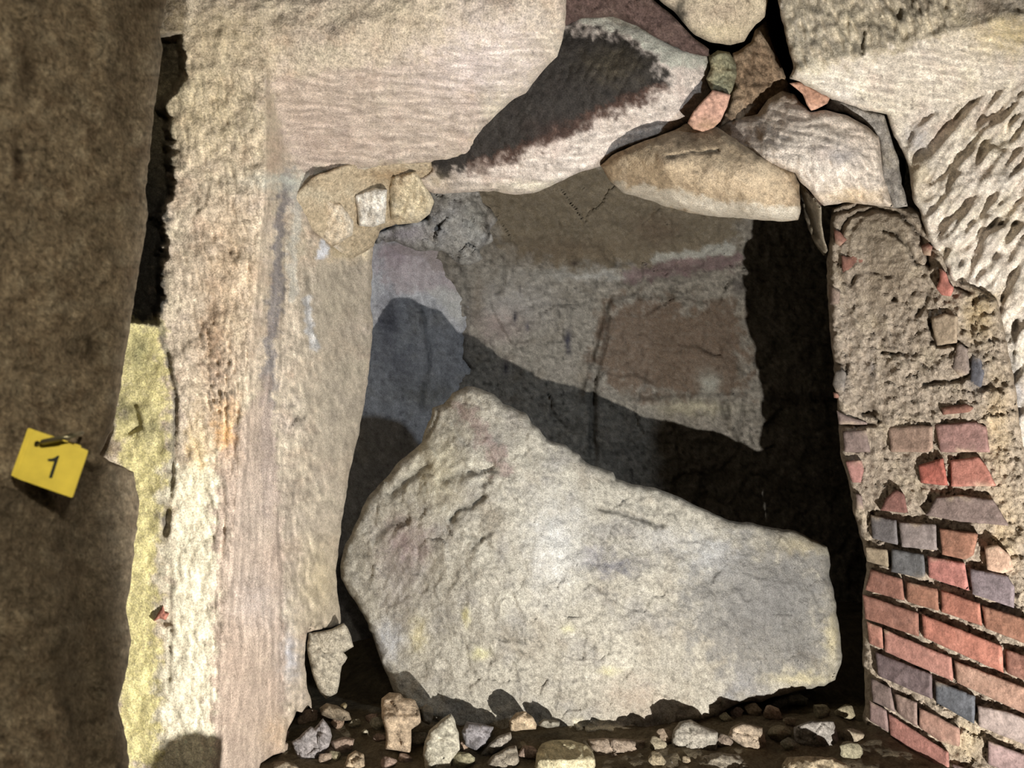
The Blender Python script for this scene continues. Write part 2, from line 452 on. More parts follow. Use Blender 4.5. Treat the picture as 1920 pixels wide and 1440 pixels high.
wf = relief('wall_front', mass_out, d_mass, M_SAND, (205, 186, 160), [((216, 196, 178), .7), ((196, 160, 128), .5), ((228, 214, 178), .5)],
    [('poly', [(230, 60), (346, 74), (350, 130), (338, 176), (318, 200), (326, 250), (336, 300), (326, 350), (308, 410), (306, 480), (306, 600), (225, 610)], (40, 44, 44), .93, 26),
     ('poly', [(290, -80), (352, -80), (345, 60), (300, 70)], (92, 74, 44), .8, 14),
     ('poly', [(225, 600), (300, 606), (316, 760), (310, 900), (290, 1100), (300, 1300), (300, 1440), (215, 1440)], (238, 224, 130), .8, 26),  # yellow stain, with the yellow rim of the lamp beam painted in
     ('blob', (262, 660, 22, 40), (150, 146, 92), .8, 12), ('blob', (235, 770, 22, 30), (84, 80, 50), .85, 10), ('blob', (285, 800, 26, 40), (150, 146, 110), .5, 16),
     ('blob', (200, 840, 30, 26), (120, 98, 60), .8, 10), ('line', [(300, 610), (318, 680), (330, 740), (322, 830), (318, 930)], (128, 122, 104), .7, 7),
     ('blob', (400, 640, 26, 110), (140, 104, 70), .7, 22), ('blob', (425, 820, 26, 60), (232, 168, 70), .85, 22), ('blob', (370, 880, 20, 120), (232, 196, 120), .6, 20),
     ('blob', (430, 520, 60, 160), (206, 172, 128), .5, 24), ('blob', (380, 200, 120, 120), (222, 202, 148), .55, 30), ('blob', (420, 60, 100, 60), (216, 192, 138), .5, 30),
     ('line', [(540, 330), (528, 400), (520, 520), (508, 640), (500, 800), (505, 960)], (120, 116, 122), .75, 14), ('line', [(548, 340), (556, 400), (548, 500), (550, 560)], (186, 188, 180), .5, 10),
     ('blob', (545, 340, 90, 16), (216, 222, 206), .6, 14), ('poly', [(590, 350), (700, 314), (730, 318), (600, 380)], (222, 222, 202), .5, 10),
     ('blob', (620, 560, 50, 80), (170, 156, 130), .6, 20), ('blob', (640, 470, 50, 22), (196, 170, 118), .75, 14), ('blob', (630, 760, 50, 140), (160, 148, 126), .5, 20),
     ('blob', (480, 1130, 50, 60), (206, 210, 222), .6, 16), ('blob', (470, 970, 60, 110), (206, 198, 190), .5, 16), ('blob', (540, 1230, 22, 50), (190, 194, 210), .7, 12), ('blob', (540, 1000, 26, 160), (150, 134, 116), .6, 14),
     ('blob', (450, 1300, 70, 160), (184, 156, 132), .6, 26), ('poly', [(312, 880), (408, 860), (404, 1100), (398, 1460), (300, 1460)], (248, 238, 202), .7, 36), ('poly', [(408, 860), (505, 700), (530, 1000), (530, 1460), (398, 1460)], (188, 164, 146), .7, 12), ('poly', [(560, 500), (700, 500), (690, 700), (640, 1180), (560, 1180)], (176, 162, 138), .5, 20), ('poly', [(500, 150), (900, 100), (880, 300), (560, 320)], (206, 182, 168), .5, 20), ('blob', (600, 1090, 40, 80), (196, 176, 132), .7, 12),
     ('blob', (900, 100, 130, 90), (222, 204, 200), .7, 40), ('blob', (600, 250, 90, 60), (202, 176, 160), .5, 26), ('blob', (760, 40, 120, 60), (222, 200, 160), .5, 30),
     ('line', [(604, 455), (608, 470), (600, 480)], (226, 228, 236), .9, 9), ('line', [(578, 560), (580, 610), (590, 650)], (206, 206, 208), .7, 9),
     ('blob', (310, 975, 8, 28), (70, 60, 60), .8, 8), ('blob', (520, 1380, 30, 40), (204, 170, 132), .7, 14)],
    step=3.0, thick=0.0, back_d=2.45, rnd=(13, 0.035), rough=((110, 0.014), (30, 0.005), (11, 0.0020)),
    tools=[(sof_geo, 2, 55, 9, 0.0026, .13), ([(395, 700), (500, 330), (560, 380), (570, 1440), (390, 1440)], 92, 80, 7, 0.0022, .13),
           ([(320, 100), (500, 140), (480, 800), (400, 1440), (330, 1440)], 78, 30, 9, 0.0022, .10), ([(560, 420), (700, 460), (640, 1180), (560, 1180)], 70, 34, 12, 0.003, .10), ([(532, 540), (600, 540), (606, 1180), (560, 1300), (540, 1400), (520, 1400)], 84, 22, 13, 0.007, .12), ([(370, 600), (440, 600), (440, 780), (380, 780)], 80, 12, 8, .004, .22)],
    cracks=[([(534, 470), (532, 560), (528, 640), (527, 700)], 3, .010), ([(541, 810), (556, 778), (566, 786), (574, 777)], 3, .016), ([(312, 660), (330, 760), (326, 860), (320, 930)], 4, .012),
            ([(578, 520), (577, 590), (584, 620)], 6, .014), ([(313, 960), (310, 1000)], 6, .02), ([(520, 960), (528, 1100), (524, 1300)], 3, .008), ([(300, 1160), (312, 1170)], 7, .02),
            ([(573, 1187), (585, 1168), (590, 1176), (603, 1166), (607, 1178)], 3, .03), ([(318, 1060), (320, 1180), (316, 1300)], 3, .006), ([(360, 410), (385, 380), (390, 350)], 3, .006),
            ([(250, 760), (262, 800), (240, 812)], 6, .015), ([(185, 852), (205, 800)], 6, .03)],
    rag=2.5, seed=11, closed=False, scale=75, shrink=1.0)
tag(wf, kind='structure')

# loose pieces set in the carved rock
relief('brick_chip', [(287, 1166), (298, 1146), (306, 1135), (309, 1148), (318, 1150), (311, 1163), (300, 1160)], [(300, 1150, 1.475)], M_BRICK, (176, 108, 86), step=2, thick=.03,
       rnd=(5, .006), rough=((12, .002),), rag=1, seed=5, parent=wf)['label'] = 'small red brick chip wedged in the yellow rock'

# ---- corner infill between jamb and soffit
fill = relief('corner_mortar', [(545, 370), (590, 330), (650, 308), (720, 290), (850, 286), (850, 330), (800, 352), (808, 372), (780, 408), (745, 420), (712, 432), (700, 462), (640, 500), (585, 480), (566, 430)],
    [(560, 400, 1.86), (600, 340, 1.87), (700, 470, 2.26), (720, 300, 1.96), (820, 300, 2.0), (800, 380, 2.2), (640, 420, 2.05)], M_MORTAR, (206, 182, 142), [((216, 200, 166), .6), ((184, 158, 116), .5)],
    [('blob', (610, 470, 20, 14), (232, 230, 236), .7, 8), ('blob', (740, 330, 60, 16), (176, 138, 84), .7, 12)],
    rough=((40, .012), (12, .004)), thick=.15, rnd=(8, .02), seed=21, parent=wf)
for k, (ol, dd, base, sd) in enumerate([
        ([(583, 392), (612, 372), (640, 384), (664, 414), (662, 440), (625, 462), (590, 458), (574, 425)], 1.95, (212, 190, 156), 23),
        ([(664, 366), (700, 352), (726, 356), (722, 418), (700, 426), (672, 424), (668, 396)], 2.0, (224, 214, 198), 25),
        ([(730, 330), (780, 322), (800, 352), (815, 378), (806, 400), (784, 418), (745, 422), (732, 410), (728, 360)], 2.02, (216, 196, 154), 27)]):
    relief('stone', ol, [(ol[0][0], ol[0][1], dd), (ol[2][0], ol[2][1], dd), (ol[4][0], ol[4][1], dd + .08)], M_ROUGH, base, [((186, 152, 108), .5), ((236, 226, 206), .5)], thick=.12,
           rnd=(10, .03), rough=((24, .012), (9, .006)), tools=[(None, 110, 26, 8, .003, .12)], seed=sd, parent=wf, rag=2)

# ---- stone blocks of the front wall above the opening
def block(label, ol, dep, base, pal=(), blobs=(), **kw):
    a = dict(step=3.0, thick=.22, rnd=(12, .03), rough=((70, .012), (20, .004), (9, .002)), rag=2.0, parent=wf)
    a.update(kw); mat = a.pop('mat', M_SAND)
    o = relief('stone_block', ol, dep, mat, base, pal, blobs, **a)
    o['label'] = label
    return o

block('dark deep rock behind the upper blocks', [(1030, -90), (1520, -90), (1540, 150), (1600, 240), (1700, 300), (1690, 400), (1480, 380), (1400, 300), (1200, 300), (1030, 200)],
    [(1030, -80, 2.25), (1500, -80, 2.15), (1400, 300, 2.2), (1700, 400, 2.12)], (92, 68, 56), [((70, 54, 44), .6), ((120, 96, 76), .5)], mat=M_ROUGH, rough=((60, .02), (20, .010)), thick=.15, seed=31, step=4)
block('dark reddish rock with a broken top edge', [(1040, -80), (1190, -80), (1225, 0), (1262, 30), (1300, 70), (1330, 92), (1328, 106), (1280, 100), (1235, 78), (1195, 48), (1150, 32), (1090, 34), (1040, 60)],
    [(1040, -80, 1.74), (1200, -60, 1.74), (1330, 100, 1.90), (1100, 40, 1.84)], (104, 80, 72), [((76, 58, 52), .6), ((136, 112, 98), .4)], mat=M_ROUGH, seed=33, rough=((40, .02), (14, .008)))
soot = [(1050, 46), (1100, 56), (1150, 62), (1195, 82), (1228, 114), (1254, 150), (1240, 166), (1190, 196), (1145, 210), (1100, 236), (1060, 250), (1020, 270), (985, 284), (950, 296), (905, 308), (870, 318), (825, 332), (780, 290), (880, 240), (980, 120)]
block('pale lintel block with a black soot patch', [(960, 60), (1050, 46), (1090, 27), (1150, 22), (1185, 30), (1212, 50), (1245, 75), (1280, 92), (1330, 100), (1338, 130), (1336, 165), (1320, 188), (1290, 227),
    (1265, 245), (1220, 262), (1180, 276), (1148, 292), (1126, 312), (1085, 323), (1040, 346), (1000, 362), (965, 366), (925, 358), (870, 361), (815, 364), (790, 352), (785, 335), (810, 318), (800, 270)],
    [(960, 80, 1.86), (1150, 25, 1.90), (1330, 100, 1.96), (1240, 160, 1.86), (1000, 270, 1.92), (820, 310, 2.0), (1000, 360, 2.05), (1180, 275, 2.04), (1320, 190, 2.02), (820, 360, 2.1)],
    (212, 194, 178), [((224, 208, 192), .6), ((196, 166, 150), .5)],
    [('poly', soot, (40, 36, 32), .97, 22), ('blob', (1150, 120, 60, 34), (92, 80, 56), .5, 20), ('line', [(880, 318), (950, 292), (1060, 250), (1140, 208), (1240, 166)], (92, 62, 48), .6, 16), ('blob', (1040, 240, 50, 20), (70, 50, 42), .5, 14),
     ('poly', [(1080, 22), (1190, 24), (1330, 95), (1335, 130), (1250, 120), (1180, 66), (1090, 46)], (186, 188, 168), .75, 14),
     ('blob', (815, 342, 26, 16), (196, 176, 138), .7, 8), ('blob', (1020, 350, 120, 12), (206, 196, 160), .6, 10)],
    tools=[([(800, 345), (1000, 290), (1200, 220), (1330, 130), (1330, 200), (1180, 280), (1000, 365), (800, 365)], -6, 50, 8, .003, .15), (soot, -60, 22, 8, .002, .15)], seed=35)
block('weathered pale block at the top edge of the picture', [(1205, -90), (1445, -90), (1440, 0), (1434, 32), (1416, 46), (1406, 60), (1396, 78), (1370, 85), (1332, 79), (1302, 66), (1284, 46), (1262, 20), (1235, 0)],
    [(1220, -80, 1.78), (1440, -80, 1.76), (1370, 85, 1.92), (1300, 60, 1.9), (1430, 30, 1.84)], (206, 186, 154), [((188, 166, 140), .6), ((226, 208, 170), .5)],
    [('blob', (1278, 20, 18, 30), (74, 70, 60), .85, 12), ('blob', (1350, 62, 60, 16), (226, 206, 160), .6, 10)], seed=37, rough=((50, .014), (14, .005)))
block('rough brown upright stone in the gap', [(1374, 100), (1392, 90), (1408, 80), (1416, 56), (1436, 36), (1446, 80), (1468, 130), (1480, 160), (1482, 176), (1462, 186), (1436, 196), (1420, 220), (1360, 232), (1345, 240), (1362, 204), (1376, 160)],
    [(1380, 100, 1.96), (1440, 40, 1.95), (1480, 170, 1.98), (1350, 236, 2.0)], (150, 122, 90), [((108, 84, 60), .7), ((176, 152, 118), .5)], mat=M_ROUGH, seed=39, rough=((28, .016), (9, .005)), tools=[(None, 70, 20, 8, .004, .15)])
block('brownish wedge shaped lintel stone with a pale lower edge', [(1126, 310), (1148, 291), (1180, 275), (1230, 257), (1265, 243), (1292, 229), (1345, 238), (1380, 262), (1420, 290), (1470, 310), (1492, 326), (1498, 345),
    (1502, 390), (1497, 413), (1470, 416), (1420, 412), (1375, 408), (1330, 405), (1300, 400), (1250, 388), (1210, 373), (1168, 362), (1142, 338)],
    [(1130, 312, 2.0), (1290, 235, 1.96), (1490, 330, 1.86), (1250, 310, 1.84), (1400, 370, 1.85), (1220, 372, 2.02), (1380, 408, 1.98), (1495, 412, 1.94)],
    (176, 150, 112), [((152, 124, 90), .6), ((190, 168, 134), .5)],
    [('blob', (1310, 255, 44, 30), (104, 80, 52), .65, 16), ('poly', [(1150, 345), (1230, 350), (1330, 372), (1440, 385), (1500, 395), (1500, 420), (1330, 412), (1200, 380), (1145, 355)], (206, 194, 172), .8, 12),  # the dark brown blob is a shadow painted into the colour
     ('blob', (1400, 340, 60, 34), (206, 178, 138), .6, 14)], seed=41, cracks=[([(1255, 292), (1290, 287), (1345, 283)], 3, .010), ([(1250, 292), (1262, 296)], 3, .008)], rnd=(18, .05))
block('pale tooled block right of the lintel stone', [(1345, 236), (1362, 226), (1420, 214), (1440, 186), (1466, 172), (1490, 178), (1502, 192), (1520, 210), (1546, 206), (1590, 217), (1626, 238), (1648, 256), (1652, 290), (1656, 330),
    (1668, 365), (1676, 388), (1640, 386), (1590, 379), (1545, 386), (1530, 372), (1512, 352), (1498, 340), (1490, 325), (1440, 306), (1400, 286), (1350, 262)],
    [(1350, 245, 2.02), (1470, 180, 1.92), (1640, 250, 1.84), (1440, 300, 1.84), (1540, 320, 1.80), (1560, 375, 1.88), (1670, 380, 1.84)],
    (208, 190, 170), [((220, 202, 186), .6), ((190, 164, 144), .5)],
    [('blob', (1580, 290, 40, 24), (150, 144, 144), .6, 12), ('blob', (1600, 370, 80, 16), (190, 160, 112), .7, 12), ('blob', (1470, 195, 40, 16), (222, 206, 186), .6, 12)],
    tools=[([(1350, 230), (1500, 190), (1640, 250), (1560, 290), (1480, 310), (1350, 262)], 8, 55, 10, .0035, .15), ([(1500, 300), (1640, 280), (1670, 385), (1510, 370)], 62, 26, 9, .0035, .12)], seed=43)
block('grey edge stone beside the dark crack', [(1556, 184), (1620, 205), (1658, 216), (1668, 250), (1684, 300), (1692, 345), (1704, 388), (1672, 390), (1664, 362), (1652, 330), (1650, 262), (1620, 232), (1585, 212), (1546, 204)],
    [(1560, 190, 1.92), (1650, 220, 1.88), (1700, 385, 1.9), (1650, 330, 1.94)], (156, 148, 138), [((128, 120, 112), .6), ((180, 164, 132), .5)], seed=45, rnd=(8, .015), tools=[(None, 65, 20, 8, .002, .1)])
block('thin sliver of grey stone beside the pier top', [(1496, 336), (1510, 352), (1528, 372), (1540, 388), (1541, 420), (1546, 450), (1552, 470), (1545, 480), (1528, 458), (1520, 438), (1512, 418), (1506, 390), (1498, 356)],
    [(1500, 340, 1.98), (1550, 470, 2.1), (1530, 400, 1.98)], (150, 136, 112), [((112, 98, 78), .6), ((196, 178, 136), .4)], mat=M_ROUGH, seed=47, rnd=(8, .03), cracks=[([(1496, 340), (1508, 380), (1522, 420), (1528, 440)], 4, .05)])

def small(name, label, ol, d, base, pal=(), parent=None, mat=None, seed=1, thick=.06, rough=((14, .003),), rnd=(5, .006), step=2.0, blobs=(), slope=0.0, rag=1.0, **kw):
    c = np.mean(ol, 0)
    o = relief(name, ol, [(c[0], c[1], d), (c[0] + 40, c[1], d + slope), (c[0], c[1] + 40, d)], mat or M_BRICK, base, pal, blobs, step=step, thick=thick, rnd=rnd, rough=rough, seed=seed, parent=parent, rag=rag, **kw)
    if label: o['label'] = label
    return o
small('stone_chip', 'greenish rounded stone chip above the left tile', [(1328, 106), (1346, 94), (1368, 98), (1380, 120), (1382, 140), (1374, 168), (1366, 180), (1334, 170), (1324, 148), (1332, 128)], 1.93, (150, 146, 110), [((96, 106, 82), .7), ((190, 170, 120), .5)], wf, M_ROUGH, 51, .12, ((22, .014), (9, .004)), (10, .03))
small('tile', 'orange clay tile wedged under the greenish chip', [(1336, 168), (1370, 178), (1364, 200), (1350, 228), (1338, 240), (1318, 247), (1300, 242), (1289, 230), (1300, 208), (1320, 186)], 1.90, (196, 144, 116), [((180, 128, 102), .5)], wf, M_BRICK, 53, .05, blobs=[('blob', (1325, 235, 30, 12), (150, 116, 76), .7, 8)])
small('tile', 'orange clay tile below the right rock ledge', [(1480, 156), (1500, 153), (1528, 168), (1557, 182), (1552, 194), (1530, 206), (1521, 208), (1512, 196), (1505, 176)], 1.86, (192, 142, 112), [((166, 118, 90), .5)], wf, M_BRICK, 55, .05)

# ---- rock mass on the right
def d_right(x, y):
    r = np.interp(x, [1440, 1700, 1920, 2200], [1.80, 1.74, 1.58, 1.30])
    l1 = 132 - 0.235 * (x - 1480)          # lower edge of the upper face
    l2 = 236 - 0.37 * (x - 1690)           # start of the gouged lower face
    t1 = (y - l1) / np.maximum(l2 - l1, 30)
    step = np.interp(t1, [-1, 0, 1, 1.2, 6], [-0.10, -0.09, 0.10, 0.11, 0.13])
    d = r + step
    d = d + 0.10 * smooth(1760, 1700, x - 0.35 * (y - 480)) * smooth(400, 600, y) * 0
    return d
wr_out = [(1449, -90), (1458, 0), (1466, 40), (1478, 90), (1488, 128), (1480, 148), (1500, 154), (1530, 170), (1560, 185), (1620, 206), (1662, 216), (1672, 246), (1700, 300), (1712, 372), (1726, 402), (1738, 445),
    (1760, 478), (1774, 508), (1795, 545), (1830, 560), (1848, 600), (1853, 660), (1865, 720), (1880, 780), (1886, 850), (1900, 920), (1912, 990), (1918, 1060), (1928, 1160), (1960, 1500), (2200, 1560), (2200, -90)]
wr = relief('wall_right', wr_out, d_right, M_SAND, (216, 202, 182), [((228, 216, 202), .6), ((196, 170, 152), .5), ((228, 214, 176), .4)],
    [('poly', [(1449, -90), (1900, -90), (1800, 50), (1700, 90), (1500, 140), (1470, 100)], (176, 160, 124), .65, 22), ('blob', (1900, 60, 90, 40), (226, 200, 130), .7, 22),
     ('blob', (1470, 120, 20, 60), (120, 96, 62), .7, 12), ('blob', (1720, 260, 26, 30), (176, 176, 186), .6, 12), ('blob', (1720, 330, 22, 60), (186, 166, 126), .6, 14),
     ('blob', (1900, 760, 22, 90), (132, 136, 146), .75, 14), ('blob', (1850, 470, 60, 90), (226, 212, 196), .6, 24), ('blob', (1860, 560, 30, 14), (206, 176, 112), .6, 12),
     ('blob', (1900, 950, 22, 90), (222, 196, 140), .6, 14), ('blob', (1860, 10, 40, 20), (120, 98, 60), .6, 14)],
    step=3.0, thick=0, back_d=2.3, rnd=(12, .035), rough=((90, .014), (28, .006), (10, .0025)),
    tools=[([(1500, 150), (1700, 90), (1925, 40), (1925, 150), (1690, 235)], 6, 60, 9, .0025, .13), ([(1690, 240), (1925, 150), (1925, 470), (1760, 470)], -50, 95, 34, .017, .04), ([(1690, 240), (1925, 150), (1925, 470), (1760, 470)], -46, 40, 13, .004, .08),
           ([(1760, 460), (1925, 460), (1925, 900), (1860, 900)], -64, 90, 34, .012, .04), ([(1760, 460), (1925, 460), (1925, 900), (1860, 900)], -60, 40, 13, .004, .08), ([(1449, -90), (1860, -90), (1780, 60), (1490, 140)], 72, 30, 11, .006, .16)],
    cracks=[([(1880, 555), (1868, 590), (1864, 620)], 5, .02), ([(1905, 600), (1900, 680)], 5, .015), ([(1860, 425), (1905, 418)], 5, .015), ([(1620, 60), (1616, 100)], 4, .02)],
    rag=3, seed=61, closed=False, scale=70, shrink=1.0)
tag(wr, kind='structure')

# ---- inside the chamber: left wall, back wall, roof slope
def d_in_left(x, y):
    return np.interp(x, [560, 690, 868, 900], [2.85, 3.0, 3.28, 3.36]) - 0.30 * (1 - smooth(380, 520, y)) - 0.02 * smooth(900, 1300, y)
wil = relief('wall_inner_left', [(540, 330), (905, 330), (905, 1560), (540, 1560)], d_in_left, M_SAND, (176, 176, 180), [((152, 154, 162), .6), ((190, 184, 174), .5)],
    [('poly', [(715, 450), (850, 455), (862, 560), (720, 540)], (172, 152, 152), .6, 18), ('blob', (730, 480, 40, 30), (150, 130, 140), .6, 16), ('poly', [(800, 540), (864, 545), (868, 620), (860, 610)], (186, 184, 178), .7, 10),
     ('blob', (725, 600, 26, 60), (92, 90, 104), .7, 14), ('blob', (750, 690, 30, 26), (110, 108, 116), .5, 14), ('blob', (800, 740, 60, 24), (132, 126, 104), .5, 14)],
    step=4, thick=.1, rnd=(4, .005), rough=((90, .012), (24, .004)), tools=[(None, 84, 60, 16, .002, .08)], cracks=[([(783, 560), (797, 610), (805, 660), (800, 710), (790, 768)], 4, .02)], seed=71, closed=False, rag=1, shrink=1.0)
tag(wil, kind='structure')

def d_back(x, y):
    d = np.interp(x, [780, 868, 900, 1120, 1400, 1950], [3.40, 3.27, 3.30, 3.36, 3.42, 3.60])
    roof = np.interp(y - 0.12 * (900 - x) * 0, [200, 330, 500, 560], [-1.0, -0.62, -0.12, 0.0])
    d = d + roof
    d = d - 0.05 * smooth(1128, 1140, x + 0.3 * (y - 600)) * smooth(548, 572, y + 0.12 * (x - 1140)) * (1 - smooth(730, 760, y))
    d = d + 0.04 * np.exp(-((x - 1112) / 7) ** 2) * smooth(640, 680, y) * (1 - smooth(860, 900, y))
    d = d - 0.06 * np.exp(-(((x - 1300) / 160) ** 2 + ((y - 500) / 26) ** 2))
    return d
wbk = relief('wall_back', [(790, 170), (1950, 170), (1950, 1560), (820, 1560), (820, 900), (820, 520), (800, 420)], d_back, M_SAND, (146, 138, 124), [((120, 108, 90), .6), ((164, 154, 140), .5)],
    [('poly', [(800, 310), (1130, 300), (1380, 380), (1380, 470), (1240, 500), (1080, 505), (960, 470), (920, 420)], (128, 113, 86), .8, 26), ('blob', (1060, 470, 130, 26), (120, 100, 76), .5, 18),
     ('blob', (1230, 430, 50, 30), (112, 90, 70), .55, 16), ('blob', (1120, 515, 110, 10), (186, 184, 176), .7, 12), ('line', [(1180, 520), (1280, 500), (1375, 488)], (130, 104, 104), .8, 16),
     ('line', [(1230, 486), (1300, 476), (1372, 466)], (186, 186, 176), .7, 11), ('blob', (960, 570, 80, 40), (172, 166, 160), .6, 20), ('blob', (935, 610, 50, 30), (170, 148, 140), .6, 16),
     ('poly', [(1130, 590), (1150, 562), (1230, 562), (1300, 580), (1390, 560), (1400, 730), (1330, 740), (1180, 740), (1115, 690)], (116, 94, 74), .85, 36), ('blob', (1330, 720, 20, 24), (176, 176, 162), .8, 10),
     ('blob', (1300, 765, 70, 14), (188, 178, 146), .8, 10), ('blob', (965, 594, 4, 12), (40, 40, 56), .9, 3), ('blob', (988, 612, 4, 11), (70, 66, 80), .8, 3), ('blob', (1066, 640, 7, 26), (50, 50, 70), .9, 4),
     ('blob', (948, 690, 6, 18), (50, 44, 56), .9, 3), ('blob', (1078, 494, 9, 7), (70, 60, 56), .8, 4), ('blob', (1386, 535, 14, 16), (70, 62, 62), .7, 6), ('blob', (895, 560, 14, 60), (120, 104, 84), .6, 8)],
    step=3.5, thick=.1, rnd=(4, .005), rough=((120, .02), (34, .014), (12, .006)), facet=[(80, .03), (30, .012)], contrast=1.5, scale=42,
    tools=[([(880, 540), (1120, 500), (1400, 460), (1400, 560), (1120, 560), (880, 620)], -12, 60, 10, .004, .12)],
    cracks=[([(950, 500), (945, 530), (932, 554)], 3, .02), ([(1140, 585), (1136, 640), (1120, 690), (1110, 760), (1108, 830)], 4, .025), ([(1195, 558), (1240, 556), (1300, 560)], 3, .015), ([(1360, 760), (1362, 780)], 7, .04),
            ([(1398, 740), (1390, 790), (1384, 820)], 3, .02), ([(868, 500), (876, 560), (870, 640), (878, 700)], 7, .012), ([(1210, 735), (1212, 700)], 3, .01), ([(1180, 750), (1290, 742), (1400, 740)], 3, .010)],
    seed=73, closed=False, rag=1, shrink=1.0)
tag(wbk, kind='structure')
relief('roof_stone', [(798, 340), (812, 380), (800, 410), (740, 424), (706, 436), (704, 458), (740, 452), (780, 470), (830, 470), (862, 496), (880, 498), (906, 486), (898, 468), (926, 452), (918, 432), (934, 412), (922, 392), (905, 380), (896, 350), (880, 335)],
    [(800, 370, 2.66), (705, 450, 2.84), (870, 495, 2.94), (925, 430, 2.86), (850, 420, 2.80)], M_ROUGH, (166, 160, 150), [((120, 110, 100), .6), ((166, 166, 168), .5)], [('blob', (760, 440, 50, 14), (150, 138, 148), .6, 10), ('blob', (890, 410, 16, 40), (170, 170, 162), .5, 10)],
    rough=((60, .03), (13, .006)), facet=[(46, .06), (20, .02)], thick=.25, rnd=(7, .02), seed=75, parent=wbk, cracks=[([(806, 385), (800, 400), (802, 420)], 3, .02), ([(880, 370), (905, 400), (915, 440), (900, 470)], 4, .02)])['label'] = 'loose grey rock hanging at the roof corner'

# ---- ground
def ground_z(x, y):
    z = 0.085 - 0.075 * smooth(2.05, 2.5, y) + 0.02 * fbm(x * 3, y * 3, 9, 3) + 0.010 * fbm(x * 14, y * 14, 4, 3) + 0.004 * fbm(x * 50, y * 50, 6, 2)
    return z - 0.07 * (1 - smooth(0.7, 1.3, y))
gxs = np.concatenate([np.arange(-1.5, -1.0, .05), np.arange(-1.0, 1.35, .010), np.arange(1.35, 1.9, .05)]); gys = np.concatenate([np.arange(-0.3, 1.5, .04), np.arange(1.5, 2.4, .010), np.arange(2.4, 3.7, .03)])
gX, gY = np.meshgrid(gxs, gys); gZ = ground_z(gX, gY)
nyg, nxg = gX.shape; ix = np.arange(nxg * nyg).reshape(nyg, nxg)
gf = np.stack([ix[:-1, :-1], ix[:-1, 1:], ix[1:, 1:], ix[1:, :-1]], -1).reshape(-1, 4).tolist()
gc = paint(gX.ravel() * 760, gY.ravel() * 760, (122, 108, 80), [((92, 80, 58), .6), ((156, 140, 110), .4)], (), None, 81)
fl = link_mesh('floor', np.stack([gX, gY, gZ], -1).reshape(-1, 3), gf, M_MORTAR, None, gc)
tag(fl, kind='structure')

# ================================================================ THE BOULDER
b_out = [(875, 724), (900, 727), (925, 740), (945, 757), (962, 763), (985, 776), (1010, 805), (1025, 822), (1060, 835), (1085, 850), (1100, 868), (1150, 885), (1156, 897), (1185, 907), (1230, 915), (1270, 930),
    (1300, 945), (1340, 965), (1365, 975), (1400, 980), (1450, 990), (1490, 995), (1520, 1010), (1550, 1025), (1557, 1042), (1556, 1080), (1566, 1120), (1570, 1160), (1576, 1200), (1577, 1245), (1566, 1275), (1545, 1285),
    (1510, 1293), (1480, 1300), (1440, 1311), (1420, 1317), (1385, 1318), (1370, 1325), (1345, 1345), (1320, 1350), (1290, 1355), (1255, 1365), (1225, 1380), (1205, 1387), (1150, 1388), (1100, 1386), (1040, 1392),
    (940, 1385), (860, 1372), (800, 1345), (765, 1325), (738, 1298), (728, 1270), (715, 1240), (700, 1200), (690, 1170), (676, 1145), (665, 1125), (650, 1105), (640, 1085), (638, 1052), (648, 1020), (668, 980), (680, 950), (696, 925),
    (720, 900), (737, 880), (760, 855), (790, 830), (800, 802), (806, 785), (811, 766), (830, 757), (850, 736)]
def d_boulder(x, y):
    base = tps([(875, 730, 2.22), (1150, 890, 2.24), (1550, 1035, 2.30), (1575, 1240, 2.22), (1200, 1385, 2.06), (800, 1340, 2.08), (640, 1060, 2.26), (800, 800, 2.26), (1000, 1100, 2.06), (1300, 1150, 2.10), (880, 900, 2.10), (780, 1100, 2.13), (1000, 900, 2.13)])(x, y)
    # a ledge running down from the peak and a shallow scoop to its left
    n, _, _ = seg_dist(x, y, [(850, 900), (890, 880), (925, 880), (905, 905)], False)
    base = base + 0.016 * np.exp(-(n / 9) ** 2)
    s = (x - 930) * 0.55 + (y - 950) * 0.2 + 26 * fbm(x / 90, y / 90, 8, 3)
    base = base + 0.030 * (1 - smooth(-60, 30, s)) * (1 - smooth(1050, 1250, y))
    lo = smooth(1352, 1366, y + 12 * fbm(x / 40, y / 40, 2, 3) - 8 * np.sin((x - 1080) / 60)) * smooth(1070, 1085, x) * (1 - smooth(1200, 1230, x))
    return base - 0.02 * lo
